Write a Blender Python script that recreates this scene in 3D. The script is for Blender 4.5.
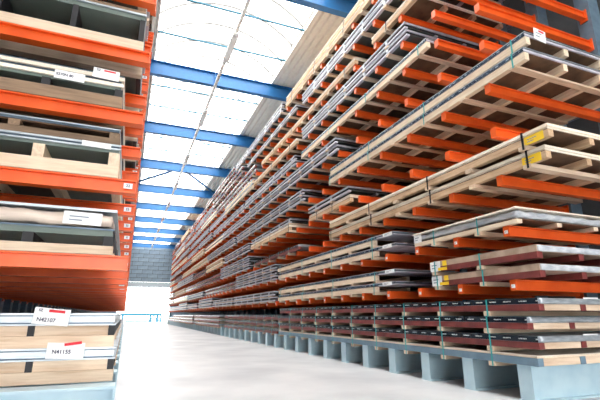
import bpy, bmesh, math, random
from mathutils import Matrix, Vector, noise

# ------------------------------------------------------------------ reset
for o in list(bpy.data.objects):
    bpy.data.objects.remove(o, do_unlink=True)
scene = bpy.context.scene
COL = scene.collection
rnd = random.Random(11)

# ------------------------------------------------------------------ camera
H = 1.1
PITCH = math.atan(115 / 420.0)
YAW = math.atan(175 / math.hypot(420, 115))
cam_d = bpy.data.cameras.new('camera')
cam_d.sensor_width = 36.0
cam_d.lens = 420 / 600 * 36.0
cam_d.clip_end = 600
cam = bpy.data.objects.new('camera', cam_d)
COL.objects.link(cam)
cam.location = (0, 0, H)
cam.rotation_euler = (math.pi / 2 + PITCH, 0, -YAW)
scene.camera = cam

# ------------------------------------------------------------------ sky and exposure
world = bpy.data.worlds.new('overcast_sky')
scene.world = world
world.use_nodes = True
bg = world.node_tree.nodes['Background']
bg.inputs['Color'].default_value = (1.0, 0.985, 0.96, 1)
bg.inputs['Strength'].default_value = 8.6
vs = scene.view_settings
vs.view_transform = 'Standard'
vs.look = 'None'
vs.exposure = 0.0
vs.gamma = 1.0
vs.use_curve_mapping = False
scene.cycles.max_bounces = 8
scene.cycles.diffuse_bounces = 5
scene.cycles.transparent_max_bounces = 12


# ------------------------------------------------------------------ materials
def lin(c):
    return tuple(((v / 255) / 12.92 if v / 255 <= 0.04045 else ((v / 255 + 0.055) / 1.055) ** 2.4) for v in c) + (1,)


MATS = {}


def new_mat(name):
    m = bpy.data.materials.new(name)
    m.use_nodes = True
    nt = m.node_tree
    b = nt.nodes['Principled BSDF']
    MATS[name] = m
    return m, nt, b


def mat_flat(name, rgb, rough=0.5, metal=0.0, var=0.12, scale=6.0, bump=0.0, stretch=(1, 1, 1), rgb2=None, objvar=0.0):
    """Paint or metal: colour mottled by noise, optional per-object value shift."""
    m, nt, b = new_mat(name)
    N, L = nt.nodes, nt.links
    tc = N.new('ShaderNodeTexCoord')
    mp = N.new('ShaderNodeMapping')
    mp.inputs['Scale'].default_value = stretch
    L.new(tc.outputs['Object'], mp.inputs['Vector'])
    nz = N.new('ShaderNodeTexNoise')
    nz.inputs['Scale'].default_value = scale
    nz.inputs['Detail'].default_value = 4
    L.new(mp.outputs[0], nz.inputs['Vector'])
    ra = N.new('ShaderNodeValToRGB')
    c = lin(rgb)
    d = lin(rgb2) if rgb2 else tuple(v * (1 - var * 2) for v in c[:3]) + (1,)
    ra.color_ramp.elements[0].position = 0.32
    ra.color_ramp.elements[1].position = 0.62
    ra.color_ramp.elements[0].color = d
    ra.color_ramp.elements[1].color = c
    L.new(nz.outputs['Fac'], ra.inputs['Fac'])
    out = ra.outputs['Color']
    if objvar:
        oi = N.new('ShaderNodeObjectInfo')
        mr = N.new('ShaderNodeMapRange')
        mr.inputs['To Min'].default_value = 1 - objvar
        mr.inputs['To Max'].default_value = 1 + objvar * 0.6
        L.new(oi.outputs['Random'], mr.inputs['Value'])
        hs = N.new('ShaderNodeHueSaturation')
        L.new(mr.outputs[0], hs.inputs['Value'])
        L.new(out, hs.inputs['Color'])
        out = hs.outputs['Color']
    L.new(out, b.inputs['Base Color'])
    b.inputs['Roughness'].default_value = rough
    b.inputs['Metallic'].default_value = metal
    if bump:
        bp = N.new('ShaderNodeBump')
        bp.inputs['Strength'].default_value = bump
        bp.inputs['Distance'].default_value = 0.02
        L.new(nz.outputs['Fac'], bp.inputs['Height'])
        L.new(bp.outputs[0], b.inputs['Normal'])
    return m


def mat_wood(name, rgb, dark, axis, objvar=0.14):
    """Sawn timber, grain along the given axis."""
    m, nt, b = new_mat(name)
    N, L = nt.nodes, nt.links
    tc = N.new('ShaderNodeTexCoord')
    oi = N.new('ShaderNodeObjectInfo')
    add = N.new('ShaderNodeVectorMath')
    add.operation = 'ADD'
    sc = N.new('ShaderNodeVectorMath')
    sc.operation = 'SCALE'
    sc.inputs['Scale'].default_value = 37.0
    cx = N.new('ShaderNodeCombineXYZ')
    for i in range(3):
        L.new(oi.outputs['Random'], cx.inputs[i])
    L.new(cx.outputs[0], sc.inputs[0])
    L.new(tc.outputs['Object'], add.inputs[0])
    L.new(sc.outputs[0], add.inputs[1])
    mp = N.new('ShaderNodeMapping')
    s = [14, 14, 14]
    s['XYZ'.index(axis)] = 0.9
    mp.inputs['Scale'].default_value = s
    L.new(add.outputs[0], mp.inputs['Vector'])
    nz = N.new('ShaderNodeTexNoise')
    nz.inputs['Scale'].default_value = 2.2
    nz.inputs['Detail'].default_value = 6
    nz.inputs['Roughness'].default_value = 0.65
    L.new(mp.outputs[0], nz.inputs['Vector'])
    big = N.new('ShaderNodeTexNoise')
    big.inputs['Scale'].default_value = 1.7
    big.inputs['Detail'].default_value = 3
    L.new(add.outputs[0], big.inputs['Vector'])
    ra = N.new('ShaderNodeValToRGB')
    ra.color_ramp.elements[0].position = 0.3
    ra.color_ramp.elements[1].position = 0.6
    ra.color_ramp.elements[0].color = lin(dark)
    ra.color_ramp.elements[1].color = lin(rgb)
    mx = N.new('ShaderNodeMath')
    mx.operation = 'MULTIPLY_ADD'
    mx.inputs[1].default_value = 0.45
    L.new(big.outputs['Fac'], mx.inputs[0])
    m2 = N.new('ShaderNodeMath')
    m2.operation = 'MULTIPLY'
    m2.inputs[1].default_value = 0.6
    L.new(nz.outputs['Fac'], m2.inputs[0])
    L.new(m2.outputs[0], mx.inputs[2])
    L.new(mx.outputs[0], ra.inputs['Fac'])
    mr = N.new('ShaderNodeMapRange')
    mr.inputs['To Min'].default_value = 1 - objvar
    mr.inputs['To Max'].default_value = 1 + objvar * 0.5
    L.new(oi.outputs['Random'], mr.inputs['Value'])
    hs = N.new('ShaderNodeHueSaturation')
    L.new(mr.outputs[0], hs.inputs['Value'])
    L.new(ra.outputs['Color'], hs.inputs['Color'])
    L.new(hs.outputs['Color'], b.inputs['Base Color'])
    b.inputs['Roughness'].default_value = 0.75
    bp = N.new('ShaderNodeBump')
    bp.inputs['Strength'].default_value = 0.35
    bp.inputs['Distance'].default_value = 0.004
    L.new(nz.outputs['Fac'], bp.inputs['Height'])
    L.new(bp.outputs[0], b.inputs['Normal'])
    return m


def mat_film(name, rgb, ink, period=0.26, width=0.5, hgt=0.007, rough=0.25, nscale=60, thr=0.42):
    """Dark packing film with a row of small pale prints."""
    m, nt, b = new_mat(name)
    N, L = nt.nodes, nt.links
    tc = N.new('ShaderNodeTexCoord')
    sp = N.new('ShaderNodeSeparateXYZ')
    L.new(tc.outputs['Object'], sp.inputs[0])

    def mth(op, a, bv):
        n = N.new('ShaderNodeMath')
        n.operation = op
        for i, v in enumerate((a, bv)):
            if isinstance(v, (int, float)):
                n.inputs[i].default_value = v
            else:
                L.new(v, n.inputs[i])
        return n.outputs[0]
    y = mth('DIVIDE', sp.outputs['Y'], period)
    fr = mth('FRACT', y, 0)
    on = mth('LESS_THAN', fr, width)
    az = mth('ABSOLUTE', sp.outputs['Z'], 0)
    inz = mth('LESS_THAN', az, hgt)
    nz = N.new('ShaderNodeTexNoise')
    nz.inputs['Scale'].default_value = nscale
    L.new(tc.outputs['Object'], nz.inputs['Vector'])
    ltr = mth('GREATER_THAN', nz.outputs['Fac'], thr)
    k = mth('MULTIPLY', mth('MULTIPLY', on, inz), ltr)
    mix = N.new('ShaderNodeMix')
    mix.data_type = 'RGBA'
    L.new(k, mix.inputs['Factor'])
    mix.inputs['A'].default_value = lin(rgb)
    mix.inputs['B'].default_value = lin(ink)
    L.new(mix.outputs['Result'], b.inputs['Base Color'])
    b.inputs['Roughness'].default_value = rough
    n2 = N.new('ShaderNodeTexNoise')
    n2.inputs['Scale'].default_value = 9
    L.new(tc.outputs['Object'], n2.inputs['Vector'])
    bp = N.new('ShaderNodeBump')
    bp.inputs['Strength'].default_value = 0.5
    bp.inputs['Distance'].default_value = 0.01
    L.new(n2.outputs['Fac'], bp.inputs['Height'])
    L.new(bp.outputs[0], b.inputs['Normal'])
    return m


def mat_polycarbonate(name, clear, tint):
    m = bpy.data.materials.new(name)
    m.use_nodes = True
    MATS[name] = m
    nt = m.node_tree
    N, L = nt.nodes, nt.links
    N.clear()
    o = N.new('ShaderNodeOutputMaterial')
    t = N.new('ShaderNodeBsdfTransparent')
    t.inputs['Color'].default_value = tint
    d = N.new('ShaderNodeBsdfTranslucent')
    d.inputs['Color'].default_value = tint
    mx = N.new('ShaderNodeMixShader')
    mx.inputs['Fac'].default_value = 1 - clear
    L.new(t.outputs[0], mx.inputs[1])
    L.new(d.outputs[0], mx.inputs[2])
    L.new(mx.outputs[0], o.inputs['Surface'])
    return m


mat_flat('orange_paint', (240, 102, 38), rough=0.34, rgb2=(226, 86, 28), scale=3, objvar=0.10)
mat_flat('blue_paint', (30, 102, 162), rough=0.4, var=0.05)
mat_flat('foot_paint', (192, 217, 228), rough=0.38, rgb2=(174, 204, 219), scale=3)
mat_flat('column_paint', (104, 128, 146), rough=0.5, rgb2=(90, 112, 130), scale=7)
mat_flat('deck_steel', (236, 229, 220), rough=0.5, var=0.04)
mat_flat('wall_panel', (132, 150, 164), rough=0.45, rgb2=(112, 130, 146), scale=2, objvar=0.1)
mat_flat('wall_panel_pale', (188, 200, 208), rough=0.5, var=0.06)
mat_flat('side_cladding', (66, 68, 72), rough=0.8, var=0.08)
mat_flat('frame_teal', (26, 100, 126), rough=0.5)
mat_flat('pale_paint', (240, 240, 238), rough=0.5, var=0.03)
mat_flat('concrete', (208, 210, 214), rough=0.4, rgb2=(180, 183, 189), scale=0.7, bump=0.02)
mat_flat('yard_concrete', (228, 226, 220), rough=0.8, var=0.04, scale=0.4)
mat_wood('wood_along_y', (242, 224, 200), (206, 176, 146), 'Y')
mat_wood('wood_along_x', (230, 208, 184), (188, 156, 128), 'X')
mat_wood('wood_tan_y', (224, 192, 158), (176, 138, 104), 'Y')
mat_wood('wood_pale_y', (248, 240, 226), (226, 208, 186), 'Y')
mat_wood('wood_old_x', (150, 124, 100), (86, 68, 56), 'X', 0.25)
mat_wood('wood_old_y', (150, 124, 100), (86, 68, 56), 'Y', 0.25)
mat_flat('hardboard', (112, 84, 62), rough=0.85, rgb2=(82, 61, 46), scale=4)
mat_flat('maroon_wrap', (130, 60, 56), rough=0.5, rgb2=(104, 46, 46), scale=5, objvar=0.12)
mat_flat('slate_wrap', (112, 138, 156), rough=0.45, rgb2=(96, 122, 142), scale=5)
mat_flat('steel_pale', (196, 204, 211), rough=0.34, metal=0.5, rgb2=(156, 167, 178), scale=5, stretch=(1, .15, 6), objvar=0.1)
mat_flat('cardboard', (180, 158, 140), rough=0.8, rgb2=(152, 130, 112), scale=5, objvar=0.1)
mat_flat('steel_lilac', (208, 207, 218), rough=0.45, metal=0.05, rgb2=(172, 172, 186), scale=5, stretch=(1, .15, 6), objvar=0.15)
mat_flat('steel_dark', (92, 108, 124), rough=0.35, metal=0.5, rgb2=(66, 82, 98), scale=5, stretch=(1, .2, 6), objvar=0.15)
mat_flat('primer_grey', (112, 126, 120), rough=0.55, rgb2=(96, 110, 106), scale=2, objvar=0.12)
mat_flat('primer_dark', (84, 92, 90), rough=0.6, rgb2=(66, 74, 74), scale=2)
mat_flat('dark_block_and_gap', (34, 34, 40), rough=0.6)  # dark blocks, and the painted shade of the gap between lilac rails
mat_film('black_film', (26, 36, 48), (205, 212, 212))
mat_film('blue_film', (50, 66, 84), (136, 152, 168), period=0.31, width=0.8, hgt=0.012, nscale=11, thr=0.52)
mat_flat('clear_wrap', (214, 218, 224), rough=0.18, rgb2=(168, 176, 188), scale=5, bump=0.9, stretch=(1, .6, 3))
mat_flat('cream_wrap', (230, 214, 200), rough=0.25, rgb2=(208, 188, 176), scale=4, bump=0.6, stretch=(.5, 1, 3))
mat_flat('teal_strap', (54, 170, 172), rough=0.4)
mat_flat('black_strap', (24, 26, 34), rough=0.4)
mat_flat('paper', (240, 242, 244), rough=0.6, var=0.02)
mat_flat('red_print', (214, 36, 52), rough=0.6, var=0.03)
mat_flat('ink_faint', (140, 150, 168), rough=0.7)
mat_flat('ink', (24, 36, 76), rough=0.7)
mat_flat('yellow_paper', (245, 205, 40), rough=0.6, var=0.03)
mat_polycarbonate('polycarbonate', 0.72, (0.97, 0.96, 0.93, 1))
mat_polycarbonate('polycarbonate_rib', 0.6, (0.29, 0.29, 0.29, 1))

# ------------------------------------------------------------------ helpers
MESH = {}


def tag(o, label=None, cat=None, group=None, kind=None):
    if label:
        o['label'] = label
    if cat:
        o['category'] = cat
    if group:
        o['group'] = group
    if kind:
        o['kind'] = kind
    return o


def link(name, me, parent=None, loc=(0, 0, 0), kind=None):
    o = bpy.data.objects.new(name, me)
    COL.objects.link(o)
    o.location = loc
    if parent is not None:
        o.parent = parent
    if kind:
        o['kind'] = kind
    return o


def empty(name, loc=(0, 0, 0)):
    o = link(name, None, None, loc)
    o.empty_display_size = 0.2
    return o


BOXF = [(0, 3, 2, 1), (4, 5, 6, 7), (0, 1, 5, 4), (1, 2, 6, 5), (2, 3, 7, 6), (3, 0, 4, 7)]


def box_mesh(dx, dy, dz, mat):
    key = ('box', round(dx, 3), round(dy, 3), round(dz, 3), mat)
    if key not in MESH:
        a, b, c = dx / 2, dy / 2, dz / 2
        v = [(-a, -b, -c), (a, -b, -c), (a, b, -c), (-a, b, -c), (-a, -b, c), (a, -b, c), (a, b, c), (-a, b, c)]
        me = bpy.data.meshes.new('box')
        me.from_pydata(v, [], BOXF)
        me.materials.append(MATS[mat])
        MESH[key] = me
    return MESH[key]


def box(name, parent, x0, x1, y0, y1, z0, z1, mat, kind=None):
    return link(name, box_mesh(x1 - x0, y1 - y0, z1 - z0, mat), parent,
                ((x0 + x1) / 2, (y0 + y1) / 2, (z0 + z1) / 2), kind)


def boxes_mesh(name, bs, mat):
    """Several boxes in one mesh (pieces too small to pick apart)."""
    V, F = [], []
    for (x0, x1, y0, y1, z0, z1) in bs:
        n = len(V)
        V += [(x0, y0, z0), (x1, y0, z0), (x1, y1, z0), (x0, y1, z0), (x0, y0, z1), (x1, y0, z1), (x1, y1, z1), (x0, y1, z1)]
        F += [tuple(i + n for i in f) for f in BOXF]
    me = bpy.data.meshes.new(name)
    me.from_pydata(V, [], F)
    me.materials.append(MATS[mat])
    return me


def ibeam_boxes(x0, x1, w, h, tf, tw, y=0.0, z0=0.0):
    """I-section running along X: two flanges and a web."""
    return [(x0, x1, y - w / 2, y + w / 2, z0 + h - tf, z0 + h),
            (x0, x1, y - w / 2, y + w / 2, z0, z0 + tf),
            (x0, x1, y - tw / 2, y + tw / 2, z0 + tf, z0 + h - tf)]




def crumple_mesh(dx, dy, dz, mat, amp=0.012, seed=0.0):
    """Wrapped block: rounded box whose skin is creased by noise."""
    key = ('crumple', round(dx, 3), round(dy, 3), round(dz, 3), mat)
    if key in MESH:
        return MESH[key]
    bm = bmesh.new()
    bmesh.ops.create_cube(bm, size=1.0)
    for v in bm.verts:
        v.co = (v.co.x * dx, v.co.y * dy, v.co.z * dz)
    for ax, d in enumerate((dx, dy, dz)):
        n = max(2, min(44, int(d / 0.05)))
        for k in range(1, n):
            no = [0, 0, 0]
            no[ax] = 1
            co = [0, 0, 0]
            co[ax] = -d / 2 + d * k / n
            bmesh.ops.bisect_plane(bm, geom=bm.verts[:] + bm.edges[:] + bm.faces[:], plane_co=co, plane_no=no)
    r = min(dz, dy, dx) * 0.32
    for v in bm.verts:
        c = Vector([max(-(h / 2 - r), min(h / 2 - r, v.co[i])) for i, h in enumerate((dx, dy, dz))])
        d = v.co - c
        if d.length > 1e-6:
            v.co = c + d.normalized() * min(r, d.length)
            q = v.co * 7 + Vector((seed, 0, 0))
            f = noise.noise(q) + 0.6 * noise.noise(q * 2.3)
            v.co += d.normalized() * (-amp + amp * f)
    me = bpy.data.meshes.new('crumple')
    bm.to_mesh(me)
    bm.free()
    me.materials.append(MATS[mat])
    for p in me.polygons:
        p.use_smooth = True
    MESH[key] = me
    return me


TEXT = {}


def text_mesh(s, size, mat):
    key = (s, size, mat)
    if key not in TEXT:
        cu = bpy.data.curves.new('lettering', 'FONT')
        cu.body = s
        cu.size = size
        cu.align_x = 'CENTER'
        cu.align_y = 'CENTER'
        cu.offset = size * 0.03
        ob = bpy.data.objects.new('lettering', cu)
        COL.objects.link(ob)
        dg = bpy.context.evaluated_depsgraph_get()
        me = bpy.data.meshes.new_from_object(ob.evaluated_get(dg))
        me.materials.clear()
        me.materials.append(MATS[mat])
        bpy.data.objects.remove(ob, do_unlink=True)
        TEXT[key] = me
    return TEXT[key]


PRINT = 'print'
FACE_NEAR = Matrix(((1, 0, 0), (0, 0, -1), (0, 1, 0)))      # text facing -Y
FACE_AISLE = Matrix(((0, 0, -1), (-1, 0, 0), (0, 1, 0)))    # text facing -X


def paper_tag(parent, loc, w, h, face, lines=(), red=False, mat='paper', roll=0.0, name='tag'):
    """A paper tag; loc is the centre of its back; face 'near' (-Y) or 'aisle' (-X)."""
    R = FACE_NEAR if face == 'near' else FACE_AISLE
    t = 0.004
    o = link(name, box_mesh(w, h, t, mat), parent, loc)
    o.rotation_euler = (R @ Matrix.Rotation(roll, 3, 'Z')).to_euler()
    if red:
        link('red_mark', box_mesh(w * 0.45, h * 0.16, 0.002, 'red_print'), o, (w * 0.12, h * 0.34, t / 2 + 0.0005))
    if lines == PRINT:
        # print too small to read: short grey bars
        for bw_, bx_, by_ in ((.5, -.1, .12), (.34, -.18, -.16)):
            link('print_line', box_mesh(w * bw_, h * .1, 0.001, 'ink_faint'), o, (w * bx_, h * by_, t / 2 + 0.0005))
        lines = ()
    for (s, size, dx, dy) in lines:
        link('lettering', text_mesh(s, size, 'ink'), o, (dx, dy, t / 2 + 0.001))
    return o


# ------------------------------------------------------------------ setting: floor, roof, walls
Y_BACK, Y_END = -14.0, 66.0
fl = box('floor', None, -7, 10.5, Y_BACK, Y_END, -0.2, 0.0, 'concrete', 'structure')
box('floor', None, -60, 70, Y_END, 190, -0.2, -0.01, 'yard_concrete', 'structure').name = 'floor_yard'
box('floor', None, -60, 70, -90, Y_BACK, -0.2, -0.01, 'yard_concrete', 'structure').name = 'floor_forecourt'

# side walls: cladding sheets with raised ribs
for nm, xa, xb in (('wall_left', -7.15, -7.0), ('wall_right', 10.5, 10.65)):
    w = box(nm, None, xa, xb, Y_BACK, Y_END, 0, 11.2, 'side_cladding', 'structure')

# trapezoidal roof deck, ribs running along the hall, one each side of the skylight
SKY_X0, SKY_X1, Z_DECK = 0.1, 5.1, 11.2


def deck_mesh(x0, x1):
    V, F = [], []
    x = x0
    prof = []
    k = 0
    while x < x1:
        prof += [(x, 0.0), (min(x + 0.11, x1), 0.0), (min(x + 0.15, x1), 0.09), (min(x + 0.24, x1), 0.09)]
        x += 0.28
    prof.append((x1, 0.0))
    for (px, pz) in prof:
        V += [(px, Y_BACK, Z_DECK + pz), (px, Y_END, Z_DECK + pz)]
    for i in range(len(prof) - 1):
        F.append((2 * i, 2 * i + 2, 2 * i + 3, 2 * i + 1))
    me = bpy.data.meshes.new('deck')
    me.from_pydata(V, [], F)
    me.materials.append(MATS['deck_steel'])
    return me


ceil = empty('ceiling')
tag(ceil, kind='structure')
for a, b in ((-7.1, SKY_X0), (SKY_X1, 10.6)):
    link('roof_deck', deck_mesh(a, b), ceil)
    box('roof_board', ceil, a, b, Y_BACK, Y_END, Z_DECK + 0.12, Z_DECK + 0.3, 'deck_steel')
    # kerb under the edge of the skylight
for x in (SKY_X0 - 0.06, SKY_X1):
    box('skylight_kerb', ceil, x, x + 0.06, Y_BACK, Y_END, Z_DECK - 0.05, Z_DECK + 0.30, 'deck_steel')

# barrel-vault skylight of bent polycarbonate panes between ribs
sky = empty('window_1', (0, 0, 0))
tag(sky, kind='structure')
RISE = 1.05
half = (SKY_X1 - SKY_X0) / 2
RAD = (half * half + RISE * RISE) / (2 * RISE)
ANG = math.asin(half / RAD)
XC = (SKY_X0 + SKY_X1) / 2
ZC = Z_DECK + 0.25 + RISE - RAD


def arc_strip(y0, y1, r0, r1, mat, n=20):
    V, F = [], []
    for i in range(n + 1):
        a = -ANG + 2 * ANG * i / n
        for r in (r0, r1):
            for y in (y0, y1):
                V.append((XC + r * math.sin(a), y, ZC + r * math.cos(a)))
    for i in range(n):
        p, q = 4 * i, 4 * i + 4
        F += [(p, p + 1, q + 1, q), (p + 2, q + 2, q + 3, p + 3), (p, q, q + 2, p + 2), (p + 1, p + 3, q + 3, q + 1)]
    me = bpy.data.meshes.new('arc')
    me.from_pydata(V, [], F)
    me.materials.append(MATS[mat])
    for p in me.polygons:
        p.use_smooth = True
    return me


PANE_L = 1.2
def pane_mesh(n=20):
    V, F = [], []
    for i in range(n + 1):
        a = -ANG + 2 * ANG * i / n
        for y in (0.0, PANE_L):
            V.append((XC + RAD * math.sin(a), y, ZC + RAD * math.cos(a)))
    for i in range(n):
        p = 2 * i
        F.append((p, p + 1, p + 3, p + 2))
    me = bpy.data.meshes.new('pane')
    me.from_pydata(V, [], F)
    me.materials.append(MATS['polycarbonate'])
    for p in me.polygons:
        p.use_smooth = True
    return me


pm = pane_mesh()
rm = arc_strip(-0.055, 0.055, RAD + 0.005, RAD + 0.05, 'polycarbonate_rib')
n_pane = int((Y_END - Y_BACK) / PANE_L)
for i in range(n_pane + 1):
    y = Y_BACK + i * PANE_L
    if y + PANE_L <= Y_END + 0.3:
        link('pane', pm, sky, (0, y, 0))
    link('rib', rm, sky, (0, y, 0))

# blue roof beams across the hall
BEAM_Y = [10.25 + 6.03 * k for k in range(-2, 10)]
Z_BEAM = 10.55
for i, y in enumerate(BEAM_Y):
    if y > Y_END - 0.5:
        continue
    bs = ibeam_boxes(-7.0, 10.5, 0.24, 0.62, 0.03, 0.02, 0, 0)
    bs.append((2.58, 2.60, -0.12, 0.12, 0.03, 0.59))
    key = 'roof_beam'
    if key not in MESH:
        MESH[key] = boxes_mesh('roof_beam', bs, 'blue_paint')
    o = link('roof_beam', MESH[key], ceil, (0, y, Z_BEAM))
# thin tie rods across the foot of the vault, two or three to a bay
for y0 in BEAM_Y:
    for dy in (2.0, 4.05):
        box('tie_rod', ceil, SKY_X0, SKY_X1, y0 + dy - 0.03, y0 + dy + 0.03, Z_DECK - 0.03, Z_DECK + 0.03, 'frame_teal')


def tube_mesh(p, q, r, mat, n=8):
    p, q = Vector(p), Vector(q)
    d = (q - p).normalized()
    a = d.orthogonal().normalized()
    b = d.cross(a)
    V, F = [], []
    for c in (p, q):
        for i in range(n):
            t = 2 * math.pi * i / n
            V.append(tuple(c + (a * math.cos(t) + b * math.sin(t)) * r))
    for i in range(n):
        j = (i + 1) % n
        F.append((i, j, n + j, n + i))
    F.append(tuple(range(n - 1, -1, -1)))
    F.append(tuple(range(n, 2 * n)))
    me = bpy.data.meshes.new('tube')
    me.from_pydata(V, [], F)
    me.materials.append(MATS[mat])
    return me


def tube(name, parent, p, q, r, mat, n=8):
    c = (Vector(p) + Vector(q)) / 2
    return link(name, tube_mesh(Vector(p) - c, Vector(q) - c, r, mat, n), parent, tuple(c))


# wind bracing in one bay
yb0, yb1 = BEAM_Y[5], BEAM_Y[6]
for (xa, ya, xb, yb) in ((-1.5, yb1, 2.2, yb0), (2.9, yb0, 6.6, yb1)):
    tube('wind_brace', ceil, (xa, ya, Z_BEAM + 0.1), (xb, yb, Z_BEAM + 0.1), 0.08, 'blue_paint')

# far gable: horizontal panels above a tall doorway
gable = empty('wall_back', (0, Y_END, 0))
tag(gable, kind='structure')
DX0, DX1, DH = -1.2, 6.15, 5.0
z = DH + 0.75
k = 0
while z < 11.1:
    z1 = min(z + 0.58, 11.2)
    x = -7.0
    j = 0
    while x < 10.5:
        x1 = min(x + (1.45 if (k % 2 == 0 or j) else 0.75), 10.5)
        box('wall_panel', gable, x + 0.02, x1 - 0.02, 0.0, 0.12, z + 0.025, z1 - 0.025, 'wall_panel')
        x = x1
        j += 1
    z = z1
    k += 1
box('wall_backing', gable, -7.0, 10.5, 0.06, 0.2, DH + 0.75, 11.2, 'side_cladding')
box('lintel_panel', gable, -7.0, 10.5, -0.02, 0.2, DH + 0.06, DH + 0.72, 'wall_panel_pale')
box('wall_panel', gable, -7.0, DX0, 0.0, 0.2, 0, DH + 0.04, 'wall_panel')
box('wall_panel', gable, DX1, 10.5, 0.0, 0.2, 0, DH + 0.04, 'wall_panel')
dr = empty('door_1', (0, Y_END, 0))
tag(dr, kind='structure')
box('door_jamb', dr, DX1 - 0.2, DX1, -0.03, 0.22, 0, DH, 'frame_teal')
box('door_jamb', dr, DX0, DX0 + 0.09, -0.03, 0.22, 0, DH, 'frame_teal')
box('door_head', dr, DX0 + 0.09, DX1 - 0.2, -0.03, 0.22, DH - 0.05, DH + 0.04, 'frame_teal')

# gable wall added unseen behind the camera to limit front light, gateway left open
front = empty('wall_front_added', (0, Y_BACK, 0))
tag(front, kind='structure')
box('wall_panel', front, -7.0, -5.0, -0.2, 0.0, 0, 6.2, 'wall_panel')
box('wall_panel', front, 9.5, 10.5, -0.2, 0.0, 0, 6.2, 'wall_panel')
box('wall_panel', front, -7.0, 10.5, -0.2, 0.0, 6.2, 11.2, 'wall_panel')

# white cable duct hung under the beams, with slim luminaires
duct = box('cable_duct', None, 2.53, 2.64, Y_BACK, Y_END - 0.2, Z_BEAM - 0.13, Z_BEAM - 0.06, 'pale_paint')
tag(duct, 'pale cable duct running below the blue roof beams down the skylight', 'cable duct')
ORD = ['first', 'second', 'third', 'fourth', 'fifth', 'sixth', 'seventh', 'eighth', 'ninth', 'tenth', 'eleventh', 'twelfth', 'thirteenth', 'fourteenth']
for i, y in enumerate([b for b in BEAM_Y if 8 < b < 60]):
    lf = empty('strip_light', (2.585, y + 2.9, Z_BEAM - 0.206))
    tag(lf, 'slim pale strip light under the cable duct, %s along toward the doorway' % ORD[i], 'light', 'strip lights under the cable duct')
    box('housing', lf, -0.11, 0.11, -0.9, 0.9, 0.0, 0.065, 'pale_paint')
    box('diffuser', lf, -0.09, 0.09, -0.86, 0.86, -0.03, 0.0, 'paper')
    for s in (-0.6, 0.6):
        box('clip', lf, -0.05, 0.05, s - 0.02, s + 0.02, 0.065, 0.075, 'column_paint')

# ------------------------------------------------------------------ cantilever racks
P_R, Y_R = 1.037, 4.45          # right rack: column pitch, first column
LV_R = [1.58, 2.35, 3.12, 3.90, 4.66, 5.46, 6.19, 6.85, 7.52, 8.17, 8.83]
P_L, Y_L = 0.95, 4.05           # left rack
LV_L = [1.60, 2.30, 2.99, 3.66, 4.36, 5.05, 5.75, 6.45, 7.15, 7.85, 8.55]
ARM_H = 0.185
N_R, N_L = 52, 50


def arm_boxes(length, hgt, sgn):
    """Arm as an I-section from its tip at x=0 to the column at x=length, top at z=0."""
    bs = ibeam_boxes(0.0, length, 0.105, hgt, 0.014, 0.03, 0, -hgt)
    bs.append((-0.008, 0.0, -0.054, 0.054, -hgt, 0.0))                      # tip plate
    bs.append((length - 0.02, length, -0.075, 0.075, -hgt - 0.05, 0.05))      # bolted end plate
    if sgn < 0:
        bs = [(-b, -a, c, d, e, f) for (a, b, c, d, e, f) in bs]
    return bs


def build_rack(label, xtip, sgn, pitch, y0, ncol, levels, foot_h, foot_mat, number_faces, ARM_H):
    XC_ = xtip + sgn * 2.8
    root = empty('cantilever_rack', (XC_, y0, 0))
    tag(root, label, 'rack')
    L = 2.8
    fl_ = L + 0.35
    fb = ibeam_boxes(0, fl_, 0.22, foot_h, 0.02, 0.02)
    fb.append((-0.012, 0, -0.11, 0.11, 0, foot_h))
    fb.append((0, 0.3, -0.15, 0.15, 0, 0.012))
    if sgn < 0:
        fb = [(-b, -a, c, d, e, f) for (a, b, c, d, e, f) in fb]
    fm = boxes_mesh('foot', fb, foot_mat)
    a, b = (0.0, 0.3) if sgn > 0 else (-0.3, 0.0)
    cb = [(a, b, -0.13, -0.11, 0, 9.35), (a, b, 0.11, 0.13, 0, 9.35),
          ((a + b) / 2 - 0.01, (a + b) / 2 + 0.01, -0.11, 0.11, 0, 9.35)]
    cb += [(a, a + 0.015, -0.11, 0.11, 0, 9.35), (b - 0.015, b, -0.11, 0.11, 0, 9.35)]
    cm = boxes_mesh('column', [(p, q, r, s, foot_h, u) for (p, q, r, s, t, u) in cb], 'column_paint')
    am = boxes_mesh('arm', arm_boxes(L, ARM_H, sgn), 'orange_paint')
    spots = []
    for n in range(ncol):
        y = n * pitch
        link('foot', fm, root, (xtip - XC_, y, 0))
        link('column', cm, root, (0, y, 0))
        for k, z in enumerate(levels):
            d = (xtip) ** 2 + (y + y0) ** 2 + (z - H) ** 2
            spots.append((d, n, k, y, z))
    for z in (2.0, 5.0, 8.0):
        for n in range(0, ncol - 1, 7):
            m = min(n + 7, ncol - 1)
            xx = sgn * 0.33
            box('brace', root, xx - 0.03, xx + 0.03, n * pitch, m * pitch, z - 0.04, z + 0.04, 'column_paint')
    spots.sort()
    rest = []
    for i, (d, n, k, y, z) in enumerate(spots):
        if i < 298:
            o = link('arm', am, root, (xtip - XC_, y, z))
            if number_faces == 'side' and n < 9 and (k == 1 or (k < 6 and n > 2)):
                paper_tag(o, (-0.06, -0.0565, -ARM_H * 0.5), 0.075, 0.05, 'near', [('22', 0.035, 0, 0)], name='number_label')
            if number_faces == 'tip' and k < 2 and n < 12:
                paper_tag(o, (-0.010, 0.0, -0.09), 0.06, 0.05, 'aisle', PRINT, name='number_label')
        else:
            rest += [(p + xtip - XC_, q + xtip - XC_, r + y, s + y, t + z, u + z) for (p, q, r, s, t, u) in arm_boxes(L, ARM_H, sgn)]
    if rest:
        link('arms_beyond', boxes_mesh('arms_beyond', rest, 'orange_paint'), root, (0, 0, 0), 'stuff')
    return root


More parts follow.
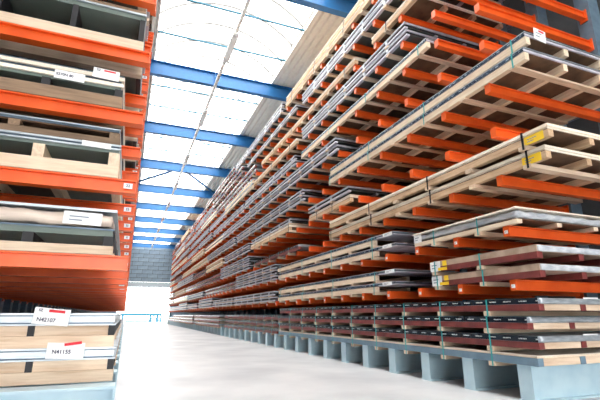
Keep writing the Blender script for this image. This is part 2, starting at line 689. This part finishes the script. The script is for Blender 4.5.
FOOT_R, FOOT_L = 0.455, 0.55
build_rack('long orange-armed cantilever rack on pale blue feet, its whole aisle side in view', 5.02, 1, P_R, Y_R, N_R, LV_R, FOOT_R, 'foot_paint', 'tip', 0.152)
build_rack('orange-armed cantilever rack seen end-on, sheet packs stacked at its open end', -0.03, -1, P_L, Y_L, N_L, LV_L, FOOT_L, 'foot_paint', 'side', 0.125)

# ------------------------------------------------------------------ packs
# sheets: (thickness, material, inset).  film: strip down both long sides.
STYLE = {
    'steel': dict(hb=.035, bw=.11, hr=.118, rw=.09, rmat='wood_along_y', bmat='wood_along_x', board=.012,
                  sheets=[(.04, 'steel_lilac', 0.0), (.016, 'dark_block_and_gap', .006), (.014, 'steel_pale', -.004)], film='blue_film', strap='teal_strap',
                  desc='blue-film wood-runner pack'),
    'overhung': dict(hb=.06, bw=.11, hr=.105, rw=.09, rmat='wood_along_y', bmat='wood_along_x', board=.012,
                     sheets=[(.014, 'steel_lilac', 0.0), (.012, 'steel_dark', .02), (.014, 'steel_dark', .0), (.01, 'dark_block_and_gap', .02), (.012, 'steel_lilac', .0)], film='blue_film', strap='teal_strap',
                     desc='blue-film wood-runner pack with overhanging sheets'),
    'maroon': dict(hb=.07, bw=.12, hr=.085, rw=.10, rmat='maroon_wrap', bmat='wood_along_x', board=.0,
                   sheets=[(.078, 'steel_pale', 0.0)], film='black_film', strap='teal_strap', endboard=True, endwrap='steel_pale',
                   desc='maroon-sided black-film pack'),
    'slate': dict(hb=.062, bw=.12, hr=.10, rw=.10, rmat='slate_wrap', bmat='wood_along_x', board=.0,
                  sheets=[(.022, 'wood_along_y', 0.01), (.01, 'wood_pale_y', 0.0)], film=None, strap='teal_strap', endboard=True,
                  desc='shallow slate-sided pack'),
    'timber': dict(hb=.062, bw=.13, hr=.098, rw=.10, rmat='wood_tan_y', bmat='wood_along_x', board=.014,
                   sheets=[(.028, 'wood_pale_y', 0.012), (.036, 'wood_pale_y', -.004), (.012, 'wood_along_y', 0.01)], film=None, strap='black_strap',
                   desc='pale timber crate pack'),
    'lilac': dict(hb=.05, bw=.12, hr=.045, rw=.08, rmat='steel_lilac', bmat='wood_along_x', board=.012,
                  sheets=[(.058, 'dark_block_and_gap', .03), (.028, 'steel_lilac', 0.0), (.012, 'steel_pale', -.004)], film=None, strap=None, mid=True, boardmat='primer_dark',  # inset dark layer paints the shaded gap between the two rails
                  desc='lilac grey railed pack'),
    'brown': dict(hb=.06, bw=.12, hr=.085, rw=.10, rmat='maroon_wrap', bmat='wood_along_x', board=.0,
                  sheets=[(.09, 'cardboard', 0.0)], endwrap='clear_wrap', film=None, strap='teal_strap',
                  desc='cardboard-edged brown pack'),
    'wrapped': dict(hb=.06, bw=.12, hr=.06, rw=.10, rmat='wood_along_y', bmat='wood_along_x', board=.012,
                    sheets=[(.14, 'clear_wrap', 0.0), (.02, 'wood_pale_y', -.02)], film=None, strap='teal_strap',
                    desc='clear plastic wrapped pack'),
}


def style_height(st, stacked):
    return (st['hb'] if stacked else 0) + st['hr'] + st['board'] + sum(s[0] for s in st['sheets'])


def make_pack(style, x0, y0, y1, z, W, stacked, detail, bear_y, over=0.0, far_over=0.0, shrink=0.0, name='sheet_pack'):
    """One strapped pack; root at its near aisle-side foot. bear_y: world Y of the cross bearers."""
    st = STYLE[style]
    root = empty(name, (x0, y0, z))
    L = y1 - y0
    hb, hr = st['hb'], st['hr']
    zb = hb if stacked else 0.0
    # cross bearers
    ys = [b - y0 for b in bear_y if b - st['bw'] / 2 > y0 - 0.01 and b + st['bw'] / 2 < y1 + 0.01]
    bb = []
    for yy in ys:
        bb.append((-0.005, W + 0.005, yy - st['bw'] / 2, yy + st['bw'] / 2, zb - hb, zb))
    if detail >= 2:
        for b in bb:
            box('bearer', root, *b, st['bmat'])
    elif bb:
        link('bearers', boxes_mesh('bearers', bb, st['bmat']), root, (0, 0, 0), 'stuff')
    # long runners
    n_r = st.get('nr', 4) if detail >= 1 else 2
    xs = [i * (W - st['rw']) / (n_r - 1) for i in range(n_r)]
    for i, xr in enumerate(xs):
        box('runner', root, xr, xr + st['rw'], 0.0, L, zb, zb + hr, st['rmat'])
    if st.get('endboard') and detail >= 2:
        for i in range(n_r - 1):
            box('end_board', root, xs[i] + st['rw'] + 0.002, xs[i + 1] - 0.002, 0.01, 0.04, zb + 0.002, zb + hr - 0.002, 'wood_along_x')
    if st.get('mid') and detail >= 1:
        # pale distance blocks seen between the rails
        blk = []
        for yy in ys:
            blk.append((-0.004, 0.1, yy - 0.035, yy + 0.035, zb + hr, zb + hr + st['board'] + st['sheets'][0][0]))
        if blk:
            link('distance_blocks', boxes_mesh('blocks', blk, 'steel_pale'), root, (0, 0, 0), 'stuff')
    zt = zb + hr
    if st['board']:
        box('base_board', root, 0.01, W - 0.01, 0.02, L - 0.02, zt, zt + st['board'], st.get('boardmat', 'hardboard'))
        zt += st['board']
    zs = zt
    for (t, m, ins) in st['sheets']:
        if m in ('clear_wrap', 'cream_wrap'):
            Lw = min(L, 2.6)
            link('wrapping', crumple_mesh(W, Lw, t, m, 0.02), root, (W / 2, Lw / 2, zt + t / 2))
            if L > Lw:
                box('sheet', root, .02, W - .02, Lw, L, zt, zt + t, 'steel_pale')
            zt += t
            continue
        box('sheet', root, ins, W - ins, -over + ins, L + far_over - ins, zt, zt + t, m)
        zt += t
    if st.get('endwrap') and detail >= 2:
        t0 = st['sheets'][0][0]
        link('end_wrap', crumple_mesh(W - .02, .05, t0 + .006, st['endwrap'], 0.006), root, (W / 2, -.012, zs + t0 / 2))
    if st['film']:
        t0 = sum(q[0] for q in st['sheets'][:-1]) if len(st['sheets']) > 1 else st['sheets'][0][0]
        for xx in ((-0.005, 0.0), (W, W + 0.005)) if detail >= 1 else ((-0.005, 0.0),):
            box('film_strip', root, xx[0], xx[1], 0.004 - min(over, .12), L - 0.004, zs + 0.002, zs + t0 - 0.001, st['film'])
    if st['strap'] and detail >= 1:
        sel = ys if style in ('maroon', 'slate') else ys[::2] if len(ys) > 4 else ys
        w = 0.012 if st['strap'] == 'teal_strap' else 0.016
        for yy in sel:
            yy = yy - 0.02
            bs = [(-0.012, -0.0085, yy - w, yy + w, zb - hb + 0.001, zt + 0.004),
                  (-0.012, W + 0.012, yy - w, yy + w, zt + 0.0045, zt + 0.008),
                  (W + 0.0085, W + 0.012, yy - w, yy + w, zb - hb + 0.001, zt + 0.004)]
            link('strap', boxes_mesh('strap', bs, st['strap']), root, (0, 0, 0))
    if st['strap'] and detail >= 1:
        zt += 0.009
    return root, zt


NUM = ['one', 'two', 'three', 'four', 'five', 'six', 'seven', 'eight', 'nine', 'ten', 'eleven', 'twelve']
BEAR_R = [Y_R + P_R * (n - 0.5) for n in range(-1, N_R + 2)]
BEAR_L = [Y_L + P_L * (n - 0.5) for n in range(-1, N_L + 2)]


def stack_right(level, order, y0, y1, styles, over=0.0, xoff=0.0, W=2.5, jit=None):
    """Packs lying one on another on one arm level (level 0 = on the feet)."""
    z = FOOT_R if level == 0 else LV_R[level - 1]
    roots = []
    total = len(styles)
    zz = z + 0.003
    for i, s in enumerate(styles):
        d = 2 if y0 < 11.5 else 1 if y0 < 24 else 0
        x0 = 4.985 + xoff + (rnd.uniform(-.035, .035) if i else 0)
        dy0 = rnd.uniform(-.06, .06) if i else 0
        if jit and i < len(jit):
            x0 = 4.985 + jit[i][0]
            dy0 = jit[i][1]
        stk = i > 0
        root, zt = make_pack(s, x0, y0 + dy0, y1 + dy0, zz, W, stk, d, BEAR_R, over=over)
        zz = zz + zt + 0.001
        where = 'on long rack feet' if level == 0 else 'on long rack arm level %s' % NUM[level - 1]
        pos = ORD[order] if order < len(ORD) else 'last'
        lay = '' if total == 1 else (', bottom' if i == 0 else ', top' if i == total - 1 else ', layer %s' % NUM[i])
        tag(root, '%s %s, %s toward doorway%s' % (STYLE[s]['desc'], where, pos, lay), 'sheet pack', 'packs on the long rack')
        roots.append((root, zt))
    return roots


# --- the near part of the long rack, read from the photograph: level, [(y0, y1, styles, overhang)]
KNOWN = {
    0: [(4.2, 14.42, ['slate', 'maroon', 'maroon', 'maroon'], 0), (14.75, 23.6, ['maroon', 'maroon', 'maroon'], 0)],
    1: [(3.98, 6.1, ['brown', 'brown'], 0), (8.0, 14.5, ['overhung', 'overhung'], 0.75), ],
    2: [(4.22, 6.55, ['wrapped'], 0), (7.93, 14.5, ['overhung', 'overhung'], 0.75)],
    3: [(3.58, 10.2, ['timber', 'timber'], 0), (12.36, 17.6, ['maroon'], 0)],
    4: [(9.11, 11.77, ['timber', 'lilac'], 0), (13.2, 18.1, ['timber', 'lilac'], 0)],
    5: [(3.71, 10.2, ['steel', 'steel'], 0), (11.97, 20.9, ['lilac', 'lilac'], 0)],
    6: [(9.56, 18.5, ['lilac', 'lilac'], 0)],
    7: [(5.72, 12.3, ['steel'], 0), (12.9, 19.8, ['lilac', 'lilac'], 0)],
    8: [(6.3, 12.2, ['lilac', 'lilac'], 0), (12.6, 18.0, ['timber'], 0)],
    9: [(5.98, 7.66, ['timber'], 0), (8.5, 17.0, ['timber'], 0)],
    10: [(4.6, 12.2, ['lilac', 'lilac'], 0), (12.6, 19.3, ['lilac'], 0)],
    11: [(4.3, 13.9, ['timber', 'timber'], 0), (14.2, 22.0, ['lilac', 'lilac'], 0)],
}
JIT = {(0, 0): [(0, 0), (0.0, -.05), (-.02, .06), (.01, -.12)], (3, 0): [(0, .05), (-.04, -.06)]}
R_ROOTS = {}
for lv in range(0, 12):
    items = list(KNOWN[lv])
    y = items[-1][1]
    end = Y_R + P_R * (N_R - 1) + 0.4
    while y < end - 3:
        g = rnd.choice([.2, .3, .35, .9])
        ln = rnd.choice([5.2, 6.2, 6.2, 8.2, 9.2])
        y1 = min(y + g + ln, end)
        if lv == 0:
            st = ['maroon'] * rnd.choice([2, 3, 3])
        else:
            base = rnd.choice(['lilac', 'maroon', 'maroon', 'lilac', 'steel', 'timber', 'lilac'])
            st = [base] * (rnd.choice([2, 3]) if base == 'lilac' and lv < 6 else 2)
        items.append((y + g, y1, st, 0))
        y = y1
    for i, (a, b, st, ov) in enumerate(items):
        R_ROOTS[(lv, i)] = stack_right(lv, i, a, b, st, over=ov, xoff=rnd.uniform(-.08, .06) if a > 9 else 0, jit=JIT.get((lv, i)))

# tags and stickers on the long rack's packs
r0 = R_ROOTS[(0, 0)]
for i, (dx, s) in {1: (1.0, '41160'), 3: (1.02, '41157')}.items():
    rt, zt = r0[i]
    paper_tag(rt, (dx, -0.003, zt - 0.035), 0.30, 0.085, 'near', PRINT)
rt, zt = R_ROOTS[(5, 0)][1]
paper_tag(rt, (0.30, -0.012, zt - 0.005), 0.24, 0.20, 'near', PRINT, red=True, roll=-.12)
for i in (0, 1):
    rt, zt = R_ROOTS[(3, 0)][i]
    paper_tag(rt, (-0.002, 0.22, zt - .15), 0.30, 0.12, 'aisle', PRINT, mat='yellow_paper', name='yellow_sticker')
for i in (0, 1):
    rt, zt = R_ROOTS[(1, 0)][i]
    L = 2.12
    paper_tag(rt, (-0.003, L - .10, zt - .098), 0.26, 0.17, 'aisle', PRINT)
    paper_tag(rt, (-0.003, L - .34, zt - .06), 0.10, 0.085, 'aisle', [], mat='yellow_paper', name='yellow_sticker')
    paper_tag(rt, (-0.0035, L - .28, zt - .15), 0.22, 0.05, 'aisle', [], mat='yellow_paper', name='yellow_sticker')
for key in ((1, 1), (2, 1)):
    for i in (0, 1):
        rt, zt = R_ROOTS[key][i]
        paper_tag(rt, (-0.0055, -0.45 - .1 * i, zt - .045), 0.34, 0.075, 'aisle', PRINT)
rt, zt = R_ROOTS[(2, 0)][0]
paper_tag(rt, (-0.003, 2.22, zt - .11), 0.22, 0.15, 'aisle', PRINT)

# --- packs on the end-on rack
LSTYLE = {
    'bright': dict(nr=5, hb=.095, bw=.10, hr=.085, rw=.05, rmat='dark_block_and_gap', bmat='wood_along_x', board=.0,
                   sheets=[(.012, 'steel_pale', -.006), (.012, 'steel_dark', .02), (.05, 'steel_pale', .006), (.01, 'steel_dark', .02), (.016, 'steel_pale', -.008)], film=None, strap=None, endboard=True,
                   desc='bright steel sheet pack'),
    'creamwrap': dict(nr=5, hb=.075, bw=.10, hr=.085, rw=.08, rmat='dark_block_and_gap', bmat='wood_along_x', board=.0,
                      sheets=[(.05, 'primer_grey', .01), (.015, 'steel_dark', 0), (.15, 'cream_wrap', .012), (.022, 'steel_pale', -.006)], film=None, strap=None, oldboard=True,
                      desc='cream wrapped sheet pack'),
    'blocks': dict(nr=5, hb=.115, bw=.10, hr=.12, rw=.09, rmat='wood_along_y', bmat='wood_along_x', board=.0,
                   sheets=[(.03, 'primer_grey', .01), (.014, 'steel_pale', -.006), (.02, 'steel_dark', .01), (.018, 'steel_pale', -.004)], film=None, strap=None,
                   desc='grey pack on wooden blocks'),
    'old': dict(hb=.07, bw=.10, hr=.055, rw=.09, rmat='wood_old_y', bmat='wood_old_x', board=.012,
                sheets=[(.02, 'steel_dark', .01), (.01, 'steel_pale', 0)], film=None, strap=None,
                desc='weathered shallow pack'),
    'rails': dict(nr=5, hb=.115, bw=.11, hr=.075, rw=.07, rmat='dark_block_and_gap', bmat='wood_old_x', board=.0,
                  sheets=[(.03, 'primer_grey', .02), (.035, 'wood_pale_y', 0), (.03, 'steel_dark', .02), (.035, 'wood_pale_y', -.004), (.014, 'steel_dark', 0)], film=None, strap=None,
                  desc='pale-railed grey pack'),
    'tall': dict(nr=5, hb=.10, bw=.10, hr=.25, rw=.05, rmat='dark_block_and_gap', bmat='wood_along_x', board=.0,
                 sheets=[(.05, 'primer_grey', .01), (.02, 'steel_pale', -.006), (.03, 'wood_old_y', .0)], film=None, strap=None,
                 desc='tall dark-posted grey pack'),
}
STYLE.update(LSTYLE)


def stack_left(level, order, y0, y1, styles, xr):
    z = FOOT_L if level == 0 else LV_L[level - 1]
    W = 2.5
    zz = z + 0.003
    out = []
    for i, s in enumerate(styles):
        d = 2 if y0 < 6 else 0
        dy0 = 0 if i == 0 else rnd.uniform(-.02, .04)
        dx0 = 0 if i == 0 else rnd.uniform(-.03, .01)
        # a bearer flush with the near end carries the pack
        by = [y0 + dy0 + STYLE[s]['bw'] / 2] + [b for b in BEAR_L if b > y0 + 0.5]
        root, zt = make_pack(s, xr - W + dx0, y0 + dy0, y1 + dy0, zz, W, True, d, by)
        zz += zt + 0.001
        where = 'on end-on rack feet' if level == 0 else 'on end-on rack arm level %s' % NUM[level - 1]
        lay = '' if len(styles) == 1 else (', bottom' if i == 0 else ', top')
        tag(root, '%s %s, %s toward doorway%s' % (STYLE[s]['desc'], where, ORD[order], lay), 'sheet pack', 'packs on the end-on rack')
        out.append((root, zt, W))
    return out


LK = {
    0: [(4.22, 10.3, ['bright', 'bright'], -.05)],
    1: [(3.99, 9.6, ['creamwrap'], -.16)],
    2: [(3.99, 9.0, ['blocks', 'old'], -.19)],
    3: [(3.99, 9.8, ['rails'], -.23)],
    4: [(4.0, 9.2, ['tall'], -.10)],
    5: [(4.0, 9.2, ['blocks'], -.12)],
}
L_ROOTS = {}
for lv in range(0, 12):
    items = list(LK.get(lv, []))
    y = items[-1][1] if items else 3.8
    j = 0
    while y < 34:
        ln = rnd.choice([5.2, 6.2, 6.2])
        g = rnd.choice([.25, .4, .8])
        st = rnd.choice([['blocks'], ['rails'], ['old', 'old'], ['blocks'], ['lilac', 'lilac']])
        if lv == 1 or lv == 0:
            if lv == 0:
                st = ['bright']
            else:
                st = ['old']
        items.append((y + g, y + g + ln, st, rnd.uniform(-.16, -.06)))
        y += g + ln
    for i, (a, b, st, xr) in enumerate(items):
        L_ROOTS[(lv, i)] = stack_left(lv, i, a, b, st, xr)

# tags on the end-on rack
W = 2.5
rt, zt, _ = L_ROOTS[(0, 0)][1]
paper_tag(rt, (W - 0.50, -0.012, zt - .028), 0.27, 0.135, 'near', [('N42107', 0.043, -.035, -.03), ('SZ', 0.03, -.09, .045)], red=True, roll=-.1)
rt, zt, _ = L_ROOTS[(0, 0)][0]
paper_tag(rt, (W - 0.38, -0.05, zt - .02), 0.28, 0.125, 'near', [('N41155', 0.043, -.03, -.01)], roll=-.03)
link('red_mark', box_mesh(.13, .004, .022, 'red_print'), rt, (W - 0.33, -0.054, zt + .035)).rotation_euler = (0, -.12, 0)
rt, zt, _ = L_ROOTS[(3, 0)][0]
paper_tag(rt, (W - 0.46, -0.010, zt - .10), 0.25, 0.085, 'near', [('S270N 80', 0.035, -.04, 0)], roll=-.02)
paper_tag(rt, (W - 0.16, -0.012, zt - .015), 0.23, 0.10, 'near', [('SZ', 0.03, -.07, .03)], red=True, roll=-.04)
rt, zt, _ = L_ROOTS[(2, 0)][0]
paper_tag(rt, (W - 0.20, -0.012, zt - .03), 0.24, 0.05, 'near', [], roll=-.03)
rt, zt, _ = L_ROOTS[(1, 0)][0]
paper_tag(rt, (W - 0.26, -0.001, zt - .095), 0.30, 0.11, 'near', PRINT, roll=-.02)

# ------------------------------------------------------------------ outside the doorway
br = empty('trestle_barrier', (2.3, 74.0, -0.01))
tag(br, 'low blue steel trestle standing in the bright yard beyond the doorway', 'barrier')
box('top_rail', br, -3.0, 3.2, -0.1, 0.1, 1.0, 1.4, 'frame_teal')
box('bottom_rail', br, -2.2, 3.2, -0.06, 0.06, 0.05, 0.32, 'frame_teal')
for x in (-2.6, 1.5, 2.6, 3.15):
    box('post', br, x - 0.16, x + 0.16, -0.05, 0.05, 0, 1.0, 'frame_teal')
for xa, xb in ((1.5, 2.0), (2.6, 2.05)):
    tube('strut', br, (xa, 0, 0.25), (xb, 0, 1.0), 0.1, 'frame_teal')
